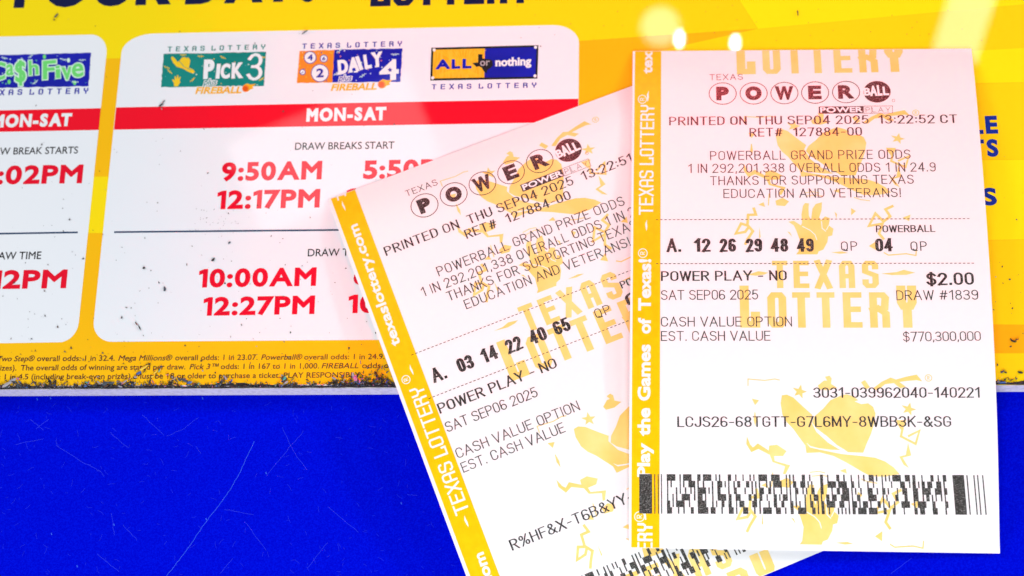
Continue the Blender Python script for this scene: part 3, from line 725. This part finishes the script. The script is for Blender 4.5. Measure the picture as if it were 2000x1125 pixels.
for ch, x0, x1, y0, y1 in (('L', 1446, 1485, 640, 558), ('O', 1500, 1537, 640, 571), ('T', 1549, 1584, 640, 571), ('T', 1597, 1632, 640, 571), ('E', 1648, 1685, 640, 571), ('R', 1700, 1739, 640, 571), ('Y', 1754, 1793, 640, 558)):
    MARK.append(('t', ch, (x0, x1, y0, y1), (.205, .155), -1))
for ch, x0, x1 in (('T', 1509, 1539), ('E', 1550.5, 1581), ('X', 1593, 1625), ('A', 1640, 1670.5), ('S', 1685, 1717)):
    MARK.append(('t', ch, (x0, x1, 562.6, 509.5), (.215, .165), -1))
class Shifted:
    """the flat (u, v) of the upright ticket, used to lay letters out before they are moved to another ticket"""
    def __init__(s, dv): s.dv = dv
    def inv(s, px, py): return T2.inv(px, py)+np.array((0, s.dv))
def watermark(T, dv, copies, clip, parent):
    P = Print(T); sc = T2.W/661.0
    for k in copies:
        off = np.array((0, dv-k*PER))                             # k = 0: the motif whose hat is the lower one on the upright ticket
        for it in MARK:
            if it[0] == 'p': P.poly_uv([p+off for p in it[1]], 'mark', L1)
            elif it[0] == 'l': P.strip_uv([p+off for p in it[1]], it[2]*sc, 'mark', L1+1.5e-6)
            elif it[0] == 'w': P.strip_uv([p+off for p in it[1]], it[2]*sc, 'paper', L1+4e-6)
            elif it[0] == 'r':
                c = it[1][0]+off; r = it[2]*sc
                P.strip_uv([c+r*np.array((math.cos(t), math.sin(t))) for t in [2*math.pi*i/20 for i in range(20)]], 1.2*sc, 'mark', L1+2e-6, True)
                P.strip_uv([c+r*np.array(q) for q in ((-.25, -.5), (-.25, .5), (.25, .4), (.2, .05), (-.2, 0), (.3, -.5))], 1.0*sc, 'mark', L1+2e-6)
            else:
                _, ch, (x0, x1, y0, y1), pen, dup = it
                s0 = P.s; P.s = Shifted(off[1]+dup*PER); stroke_text(P, ch, (x0, y0), (x1, y0-.01), y0-y1, 'mark', L1+2.5e-6, pen, font=logo_caps); P.s = s0
    return P.build('watermark', parent, 0.0025, clip)

def barcode(P, quad, rows, seed):
    """stacked bars: wide start and stop bars and six random rows; quad in (u, v): tl tr br bl"""
    rnd = random.Random(seed); tl, tr, br, bl = quad
    def pt(a, b): return (tl*(1-a)+tr*a)*(1-b)+(bl*(1-a)+br*a)*b
    def bar(a0, a1, b0, b1): P.poly_uv([pt(a0, b1), pt(a1, b1), pt(a1, b0), pt(a0, b0)], 'ink_bar', L4)
    for a0, a1 in ((0, .037), (.0435, .0465), (.0535, .0565), (.0630, .0660)): bar(a0, a1, 0, 1)
    for a0, a1 in ((.903, .936), (.943, .9465), (.963, .9665), (.9735, .977), (.988, .9915)): bar(a0, a1, 0, 1)
    u = 0.0052; n = int((.888-.080)/u)
    grid = [[0]*n for _ in range(rows)]
    for r in range(rows):
        i = 0; on = True
        while i < n:
            if i % 17 == 0 and rnd.random() < .75: on = True
            l = rnd.choice((1, 1, 1, 1, 2, 2, 3, 5) if on else (1, 1, 2, 2, 3, 4)); 
            for k in range(i, min(n, i+l)): grid[r][k] = 1 if on else 0
            i += l; on = not on
        for i in range(0, n, 17):                                 # every codeword starts with a bar
            grid[r][i] = 1
            if i > 0: grid[r][i-1] = 0
    for r in range(rows):
        i = 0
        while i < n:
            if grid[r][i]:
                j = i
                while j < n and grid[r][j]: j += 1
                a0 = .080+i*u; a1 = .080+j*u-.0012
                bar(a0+rnd.uniform(-.0006, .0006), a1, r/rows, (r+1)/rows)
                i = j
            else: i += 1

def ink(T, parent, name, fn, clip, step=0.0):
    P = Print(T); fn(P); return P.build(name, parent, step, clip)
BOLD, MEDIUM, LIGHT, HEAVY = (.18, .10), (.16, .085), (.10, .08), (.235, .13)

class Placed:
    """prints laid out in upright-ticket pixels but put on another ticket with the same layout"""
    def __init__(s, T): s.T = T
    def inv(s, px, py): return np.array((*T2.inv(px, py), 1.0)) @ LAY
    def pos(s, u, v, lift): return s.T.pos(u, v, lift)

def thermal_print(Sf, parent, clip, d):
    """everything the till printed, d = the lines that differ between the two tickets"""
    def txt(name, t, a, b, cap, pen, **kw):
        ink(Sf, parent, name, lambda P: stroke_text(P, t, a, b, cap, 'ink', L4, pen, jitter=.10, **kw), clip)
    # game name: balls with letters
    def f(P):
        stroke_text(P, 'TEXAS', (1386, 157), (1451, 156), 11.5, 'ink', L4, (.10, .09), .30, .4)
        for x, y, ch, w in ((1411.5, 183, 'P', 25), (1472, 182.5, 'O', 32), (1532, 182, 'W', 35), (1592, 181, 'E', 26), (1652.5, 180, 'R', 30)):
            P.ellipse(x, y, 26.5, 21, 'ink', L4, ring=1.5, n=36)
            font_text(P, ch, (x-w/2, y+13.2), (x+w/2, y+12.9), 26.5, 'ink', L4, .09 if ch in 'PO' else .07)
        P.ellipse(1713, 179.5, 26.5, 21, 'ink', L4, n=36)
        for ch, x0, x1, y0, h in (('B', 1688, 1701, 187, 15), ('A', 1700, 1714, 188, 20), ('L', 1714.5, 1724, 187.5, 21), ('L', 1725, 1737, 186.5, 17)):
            font_text(P, ch, (x0, y0), (x1, y0-.5), h, 'paper', L4+8e-6, .05)
        P.ellipse(1745, 196.5, 2.6, 2.6, 'ink', L4, ring=.6, n=12)
        P.poly([(1599, 208.5), (1686, 207.5), (1686.3, 221.5), (1599.3, 222.3)], 'ink', L4)
        font_text(P, 'POWER', (1602, 220.3), (1685, 219.6), 10.6, 'paper', L4+8e-6, .05, track=.06)
        P.line([(1687, 207.6), (1743, 207), (1743.2, 221), (1687.2, 221.6)], .8, 'ink', L4, True)
        stroke_text(P, 'PLAY', (1691, 219.5), (1739, 218.8), 9.5, 'ink', L4, (.07, .07), .36)
        P.line([(1702, 207.4), (1702.2, 221.4)], .7, 'ink', L4+4e-6)
    ink(Sf, parent, 'game_name', f, clip)
    txt('print_line', d['printed'], (1307, 245), (d['printed_end'], 240.5), 16.5, MEDIUM, gap=.30, space=.34)
    txt('print_line', 'RET#  127884-00', (1464, 267), (1684, 265), 16.5, MEDIUM, gap=.30, space=.40)
    def f(P):
        for t, a, b in (('POWERBALL GRAND PRIZE ODDS', (1387, 313), (1779, 310)), ('1 IN 292,201,338 OVERALL ODDS 1 IN 24.9', (1344, 338), (1828, 335)),
                        ('THANKS FOR SUPPORTING TEXAS', (1387, 362), (1785, 359)), ('EDUCATION AND VETERANS!', (1413, 387), (1760, 385))):
            stroke_text(P, t, a, b, 17.5, 'ink', L4, LIGHT, .26, .34, jitter=.1)
    ink(Sf, parent, 'odds_text', f, clip)
    for y0, y1, x1 in ((429.3, 427.2, 1897), (515.2, 514.2, 1906)):
        def f(P):
            n = 74
            for i in range(n):
                a, b = i/n, (i+.56)/n; x0 = 1281
                P.line([(x0+(x1-x0)*a, y0+(y1-y0)*a), (x0+(x1-x0)*b, y0+(y1-y0)*b)], 1.5, 'ink', L4)
        ink(Sf, parent, 'dashed_rule', f, clip)
    txt('bonus_heading', 'POWERBALL', (1711, 454), (1827, 453), 13.5, BOLD, gap=.26)
    def f(P):
        stroke_text(P, 'A.', (1302, 492), (1331, 492), 25.5, 'ink', L4, (.20, .13), .10)
        for t, x0, x1 in d['picks']: stroke_text(P, t, (x0, 492), (x1, 491.6), 25.5, 'ink', L4, HEAVY, .12)
        stroke_text(P, 'QP', (1643, 490), (1675, 489.6), 18, 'ink', L4, LIGHT, .34)
        if d['bonus']: stroke_text(P, d['bonus'], (1710, 491.3), (1744, 491), 25, 'ink', L4, HEAVY, .12)
        stroke_text(P, 'QP', (1779, 490), (1811, 489.6), 18, 'ink', L4, LIGHT, .34)
    ink(Sf, parent, 'pick_line', f, clip)
    txt('print_line', 'POWER PLAY - NO', (1291, 549), (1537, 547.5), 19, BOLD, gap=.22, space=.36)
    txt('print_line', 'SAT SEP06 2025', (1291, 586), (1481, 585), 19, LIGHT, gap=.20, space=.34)
    txt('price', '$2.00', (1810, 557.5), (1903, 556), 24, (.20, .12), gap=.30)
    txt('print_line', 'DRAW #1839', (1751, 586.5), (1911, 585.3), 19, LIGHT, gap=.22, space=.34)
    txt('print_line', 'CASH VALUE OPTION', (1291, 638), (1547, 637.6), 19, LIGHT, gap=.22, space=.34)
    txt('print_line', 'EST. CASH VALUE', (1291, 666), (1505, 665.4), 19, LIGHT, gap=.22, space=.34)
    txt('print_line', '$770,300,000', (1764, 667), (1916, 665.6), 18.5, LIGHT, gap=.18)
    if d['serial']: txt('serial_number', d['serial'], (1589, 777), (1915, 776.6), 20, MEDIUM, gap=.26)
    txt('serial_number', d['code'], (1323, 834), (d['code_end'], 833.6), 20.5, MEDIUM, gap=.26)

def stripe_star(P, pts, lift=L3): P.poly(pts, 'stripe_white', lift)
def swash(P, x, y, ang, s=1.0):                                   # the little dash between the words of the stripe
    c, q = math.cos(ang), math.sin(ang)
    P.poly([(x+(a*c-b*q)*s, y+(a*q+b*c)*s) for a, b in ((-11, -.6), (-4, -2.2), (3, -2.8), (11, .6), (4, .6), (-2, 1.4), (-8, .6))], 'stripe_white', L3)
def reg(P, x, y, r, ang):                                         # registered mark, reading along ang
    P.ellipse(x, y, r, r, 'stripe_white', L3, ring=1.6, n=20)
    c, q = math.cos(ang), math.sin(ang)
    P.line([(x+(a*c-b*q)*r, y+(a*q+b*c)*r) for a, b in ((-.3, .5), (-.3, -.5), (.15, -.5), (.3, -.25), (.15, 0), (-.2, 0), (.35, .5))], 1.4, 'stripe_white', L3)

# upright ticket
ticket2 = empty('lottery_ticket', T2.pos(T2.W/2, -0.06, 0))
tag(ticket2, 'upright lottery ticket on top, white paper with full black bar code along its bottom', 'lottery ticket')
paper2, q2_, clip2 = sheet(T2, [(1236, 100), (1897, 95), (1953, 1081), (1228, 1070)], 'paper_sheet', ticket2)
watermark(T2, 0.0, [-2, -1, 0, 1], clip2, ticket2).data.materials
P = Print(T2)
qs = [T2.inv(*p) for p in ((1240.5, 99), (1291.5, 98), (1288, 1076), (1233, 1075))]
P.poly_uv([qs[3], qs[2], qs[1], qs[0]], 'stripe', L2)
side2 = P.build('side_stripe', ticket2, 0.0025, clip2)
def f(P):
    cx = lambda y: 1274.5-(y-100)*.0062                           # baseline of the upward reading words
    font_text(P, 'texaslottery.com', (cx(144), 144), (cx(-85), -85), 21, 'stripe_white', L3, .05)
    swash(P, 1266, 188, -1.5); reg(P, 1254.6, 194, 8, -1.57)
    stroke_text(P, 'TEXAS LOTTERY', (cx(420)+3.0, 420), (cx(205)+4.5, 205), 28, 'stripe_white', L3, (.15, .125), .24, .34, logo_caps)
    swash(P, 1263, 440, -1.57); reg(P, 1255.5, 494.5, 8.6, -1.57)
    for w, y0, y1 in (('Play', 932, 866), ('the', 852, 797), ('Games', 783, 673), ('of', 652, 621), ('Texas!', 607, 506)):
        font_text(P, w, (cx(y0), y0), (cx(y1), y1), 25, 'stripe_white', L3, .055)
    reg(P, 1249, 1009, 9.6, -1.57); P.line([(1259.5, 1003), (1261, 1015)], 3, 'stripe_white', L3)
    stroke_text(P, 'TEXAS LOTTERY', (1274, 1254), (1274.5, 1022), 30, 'stripe_white', L3, (.16, .125), .24, .34, logo_caps)
o = ink(T2, side2, 'stripe_lettering', f, clip2)
thermal_print(T2, ticket2, clip2, dict(printed='PRINTED ON  THU SEP04 2025  13:22:52 CT', printed_end=1870,
    picks=[('12', 1356, 1388), ('26', 1406, 1438), ('29', 1457, 1489), ('48', 1506, 1540), ('49', 1557, 1590)], bonus='04',
    serial='3031-039962040-140221', code='LCJS26-68TGTT-G7L6MY-8WBB3K-&SG', code_end=1858))
ink(T2, ticket2, 'bar_code', lambda P: barcode(P, [T2.inv(*p) for p in ((1248.5, 926), (1926, 928), (1933, 1005.5), (1248.5, 1003))], 6, 11), clip2, 0.004)
adopt(ticket2); adopt(side2)

# tilted ticket underneath
ticket1 = empty('lottery_ticket', T1.pos(T1.W/2, -0.06, 0))
tag(ticket1, 'tilted lottery ticket tucked underneath, white paper leaning right and partly covered', 'lottery ticket')
q = T1.inv(1605, 1077); vb = T1.inv(1490, 1125); 
slope = (q[1]-vb[1])/(q[0]-vb[0])
bl = np.array((0.0, q[1]-slope*q[0])); br = np.array((T1.W, q[1]+slope*(T1.W-q[0])))
paper1, q1_, clip1 = sheet(T1, [(640, 390), np.array((T1.W, 0.0)), br, bl], 'paper_sheet', ticket1)
dv1 = 0.0; 
a = T1.inv(1157, 235); b = T2.inv(1787, 219); DV = a[1]-b[1]
watermark(T1, DV, [-2, -1, 0, 1], clip1, ticket1)
P = Print(T1)
su0, su1 = T1.inv(647, 390)[0], T1.inv(693, 370)[0]
P.poly_uv([(su0, bl[1]), (su1, bl[1]), (su1, .001), (su0, .001)], 'stripe', L2)
side1 = P.build('side_stripe', ticket1, 0.0025, clip1)
class Stripe:
    """photo pixels of the tilted ticket"""
    inv = T1.inv
    pos = T1.pos
def f(P):
    ang = -1.95
    swash(P, 671.5, 402, ang, .95)
    P.line([(653.5, 384.5), (676, 378)], 4.0, 'stripe_white', L3); P.line([(657, 376), (661, 392)], 3, 'stripe_white', L3+2e-6); P.line([(672, 374), (675, 383)], 3, 'stripe_white', L3+2e-6)
    font_text(P, 'texaslottery.com', (783, 672), (698, 436), 21, 'stripe_white', L3, .05)
    swash(P, 804, 722, ang); reg(P, 793, 741.5, 8, ang)
    stroke_text(P, 'TEXAS LOTTERY', (917.5, 998), (825.5, 752), 29, 'stripe_white', L3, (.15, .125), .24, .34, logo_caps)
    swash(P, 911, 1018, ang, 1.1)
    font_text(P, 'texaslottery.com', (1031, 1320), (944, 1077), 22, 'stripe_white', L3, .05)
o = ink(T1, side1, 'stripe_lettering', f, clip1)
PAIRS = (((830, 402), (1411.5, 183)), ((1055, 315), (1652.5, 180)), ((905, 927), (1291, 666)), ((753, 499), (1307, 245)), ((860, 808), (1291, 549)), ((1121, 362), (1699, 242)), ((849, 747), (1302, 492)), ((1117, 640), (1590, 491.6)))
LAY = np.linalg.lstsq(np.array([[*T2.inv(*b_), 1.0] for a_, b_ in PAIRS]), np.array([T1.inv(*a_) for a_, b_ in PAIRS]), rcond=None)[0]
PL = Placed(T1)
print('layout', LAY, [list(((PL.inv(*b_)-T1.inv(*a_))*8000).round(1)) for a_, b_ in PAIRS])
thermal_print(PL, ticket1, clip1, dict(printed='PRINTED ON  THU SEP04 2025  13:22:51 CT', printed_end=1870,
    picks=[('03', 1356, 1388), ('14', 1406, 1438), ('22', 1457, 1489), ('40', 1506, 1540), ('65', 1557, 1590)], bonus='0',
    serial='', code='R%HF&X-T6B&YY-V', code_end=1600))
ink(PL, ticket1, 'bar_code', lambda P: barcode(P, [PL.inv(*p) for p in ((1248.5, 926), (1926, 928), (1933, 1005.5), (1248.5, 1003))], 6, 23), clip1, 0.004)
adopt(ticket1); adopt(side1)

# ------------------------------------------------------------------ dirt and flakes on the board
def shard(bm, x, y, z, l, w, h, ang, mi, rnd=random, tilt=.25):
    """a bent irregular flake with thickness"""
    n = rnd.randint(5, 8); c, s = math.cos(ang), math.sin(ang); t = []; b = []
    tx, ty = rnd.uniform(-tilt, tilt), rnd.uniform(-tilt, tilt)
    base = []
    for i in range(n):
        a = 2*math.pi*i/n+rnd.uniform(-.25, .25); r = rnd.uniform(.55, 1.0)
        base.append((l*.5*r*math.cos(a), w*.5*r*math.sin(a)))
    zmin = min(tx*p[0]+ty*p[1] for p in base)
    for p in base:
        X, Y = x+p[0]*c-p[1]*s, y+p[0]*s+p[1]*c; zz = z+tx*p[0]+ty*p[1]-zmin
        b.append(bm.verts.new((X, Y, zz))); t.append(bm.verts.new((X+rnd.uniform(-.1, .1)*w, Y+rnd.uniform(-.1, .1)*w, zz+h*rnd.uniform(.5, 1.0))))
    cen = bm.verts.new((x, y, max(v.co.z for v in t)+h*.3))
    fs = [bm.faces.new(b[::-1])]
    for i in range(n):
        j = (i+1) % n; fs.append(bm.faces.new([b[i], b[j], t[j], t[i]])); fs.append(bm.faces.new([t[i], t[j], cen]))
    for f in fs: f.material_index = mi
PX = HC/F
DM = ['dirt', 'slate', 'brown', 'ash', 'pinkbit', 'tealbit', 'bluebit', 'yellowbit']
def finish(bm, name, mats=DM):
    me = bpy.data.meshes.new(name); bm.to_mesh(me); bm.free()
    for k in mats: me.materials.append(M[k])
    o = bpy.data.objects.new(name, me); COL.objects.link(o); return o
rnd = random.Random(5)
bm = bmesh.new()
def crumb(x, y, l, w, mi, a=None, h=None):
    p = at(x, y); shard(bm, p.x, p.y, 9e-5, l*PX, w*PX, (h or w*.35)*PX, rnd.uniform(0, 3.14) if a is None else -a, mi, rnd)
for k in range(340):                                              # specks, denser near the front edge and on the left
    x = rnd.uniform(0, 760) if rnd.random() < .86 else rnd.uniform(1890, 2000)
    y = 752-abs(rnd.gauss(0, 190)) if rnd.random() < .75 else rnd.uniform(10, 740)
    if y < 5: continue
    l = rnd.choice((1.4, 1.6, 2, 2.2, 2.5, 3, 3.5, 5, 6.5)); crumb(x, y, l, l*rnd.uniform(.35, .8), rnd.choice((0, 0, 0, 1, 2, 2, 3)))
for k in range(60):
    x, y = rnd.uniform(1000, 1960), rnd.uniform(10, 95) if rnd.random() < .6 else rnd.uniform(200, 300)
    if y > 100 and 1130 < x < 1890: continue
    crumb(x, y, rnd.uniform(1.5, 4), rnd.uniform(1, 2), rnd.choice((0, 2, 2)))
for k in range(40): crumb(rnd.gauss(420, 30), rnd.gauss(428, 18), rnd.uniform(1.5, 3), 1.3, rnd.choice((1, 3, 3, 0)))
def litter(x, y, l, bright=1.0):
    crumb(x, y, l, l*rnd.uniform(.12, .42), rnd.choices(range(8), (44, 30, 12, 9*bright, 2*bright, 2*bright, 4*bright, 2*bright))[0], h=rnd.uniform(.8, 3.0))
for k in range(620):                                              # litter caught along the front edge
    x = rnd.uniform(-10, 790) if rnd.random() < .93 else rnd.uniform(1930, 2010)
    litter(x, edge_px(x)-3-abs(rnd.gauss(0, 4.5)), rnd.uniform(2.5, 8))
for k in range(46):                                               # and in clumps
    cx, up = rnd.uniform(-5, 780), abs(rnd.gauss(0, 9)); r = rnd.uniform(2, 6)
    for j in range(rnd.randint(5, 14)):
        x = cx+rnd.gauss(0, r*1.5); litter(x, edge_px(x)-3-up*rnd.random()-abs(rnd.gauss(0, r)), rnd.choice((3, 4, 5, 6, 8, 11, 14)), 1.6)
for k in range(300):                                              # the dark drift beside the tilted ticket
    x = rnd.uniform(650, 785); y = edge_px(x)-3-abs(rnd.gauss(0, 5+(x-640)*.11))
    litter(x, y, rnd.uniform(2.5, 10), .4)
o = finish(bm, 'dirt'); tag(o, kind='stuff')
def flake(label, pieces, cat='flake'):
    """one larger scrap, made of its overlapping pieces"""
    global bm
    bm = bmesh.new()
    for x, y, l, w, mi, a in pieces: crumb(x, y, l, w, mi, a, 2.0)
    c = np.mean([v.co[:] for v in bm.verts], axis=0)
    z0 = min(v.co.z for v in bm.verts)
    bmesh.ops.translate(bm, vec=(-c[0], -c[1], -z0), verts=bm.verts[:])
    o = finish(bm, 'debris_flake'); o.location = (c[0], c[1], z0)
    tag(o, label, cat, 'larger scraps of debris on the board')
flake('yellow and black striped scrap lying over the fine print', [(272, 729, 16, 8, 6, -.5), (279, 720, 18, 6, 7, -.7), (286, 716, 14, 5, 7, -.6), (290, 712, 12, 4, 0, -.3), (265, 737, 9, 6, 3, .2), (282, 726, 11, 2.2, 0, -.7)])
flake('pale yellow torn scrap just right of the striped one', [(304, 728, 18, 4, 7, -.9), (312, 724, 12, 4, 5, -1.2), (298, 736, 10, 4, 7, -.6)])
flake('pink scrap standing over the words in capitals of the fine print', [(694, 739, 22, 10, 4, 1.1), (690, 733, 14, 8, 3, 1.3), (703, 746, 9, 5, 4, 1.2)])
flake('teal green scrap left of the pink one', [(556, 740, 13, 9, 5, -.4), (560, 735, 8, 6, 7, .4), (551, 734, 6, 4, 3, .2)])
flake('pale crumpled scrap at the far left of the front edge', [(14, 752, 30, 7, 3, -.5), (26, 744, 20, 9, 3, -.4), (30, 747, 12, 5, 1, .3), (35, 740, 8, 5, 4, .2)])
flake('largest slate grey fibre clump on the front edge below the striped scrap', [(205, 750, 24, 10, 1, -.4), (218, 748, 18, 8, 1, .2), (196, 756, 16, 5, 0, 0), (226, 755, 14, 5, 0, .3)])
flake('slate clump over the words older to in the fine print', [(362, 744, 18, 8, 1, .5), (370, 748, 16, 6, 6, -.2), (356, 742, 9, 5, 1, .8)])
flake('slim brown splinter on the white card above the fine print', [(267, 633, 12, 3.2, 2, 1.0), (273, 641, 15, 3.6, 0, 1.1)], 'splinter')
flake('dark pointed chip in the open part of the white card', [(322, 565, 15, 7, 1, 1.35)])
flake('black oval chip left of the pointed chip', [(281, 524, 10, 6, 0, -.6)])
flake('black round chip under the dark rule', [(417, 508, 10, 7, 0, -1.0)])
flake('grey slanted chip just below the rule and right of the round chip', [(448, 475, 9, 4, 1, -.5)])
flake('black wedge scrap lying across the top of the red band', [(315, 206, 15, 5, 0, -.7), (320, 199, 9, 2, 1, -.8), (316, 213, 8, 2.5, 3, 1.2)])
flake('thin black splinter at the top edge of the wide white card', [(596, 64, 18, 2.2, 0, -.5)], 'splinter')
flake('grey and black sliver on the yellow near the left of the headline', [(110, 32, 17, 4, 1, -1.0), (106, 39, 8, 3, 2, -1.1)], 'splinter')
flake('dark red sliver on the plain yellow above the upright ticket', [(1558, 27, 19, 4, 2, 1.5)], 'splinter')
flake('small black crumb at the lower edge of the red band', [(770, 243, 6, 5, 0, -.6)], 'crumb')
flake('dark ragged scrap right of the upright ticket near the front edge', [(1979, 667, 16, 4, 0, .3), (1986, 664, 12, 3, 2, -.3), (1975, 664, 9, 2.4, 0, .8)])
flake('dark fibre clump in the right corner of the board by the ticket', [(1957, 727, 12, 5, 1, -.5), (1964, 728, 10, 3, 0, .3), (1993, 728, 14, 5, 0, .4)])
flake('pale blue scrap on the front edge right of the upright ticket', [(1958, 748, 22, 5, 6, 0), (1950, 747, 10, 5, 3, .2)])
S.cycles.max_bounces = 6
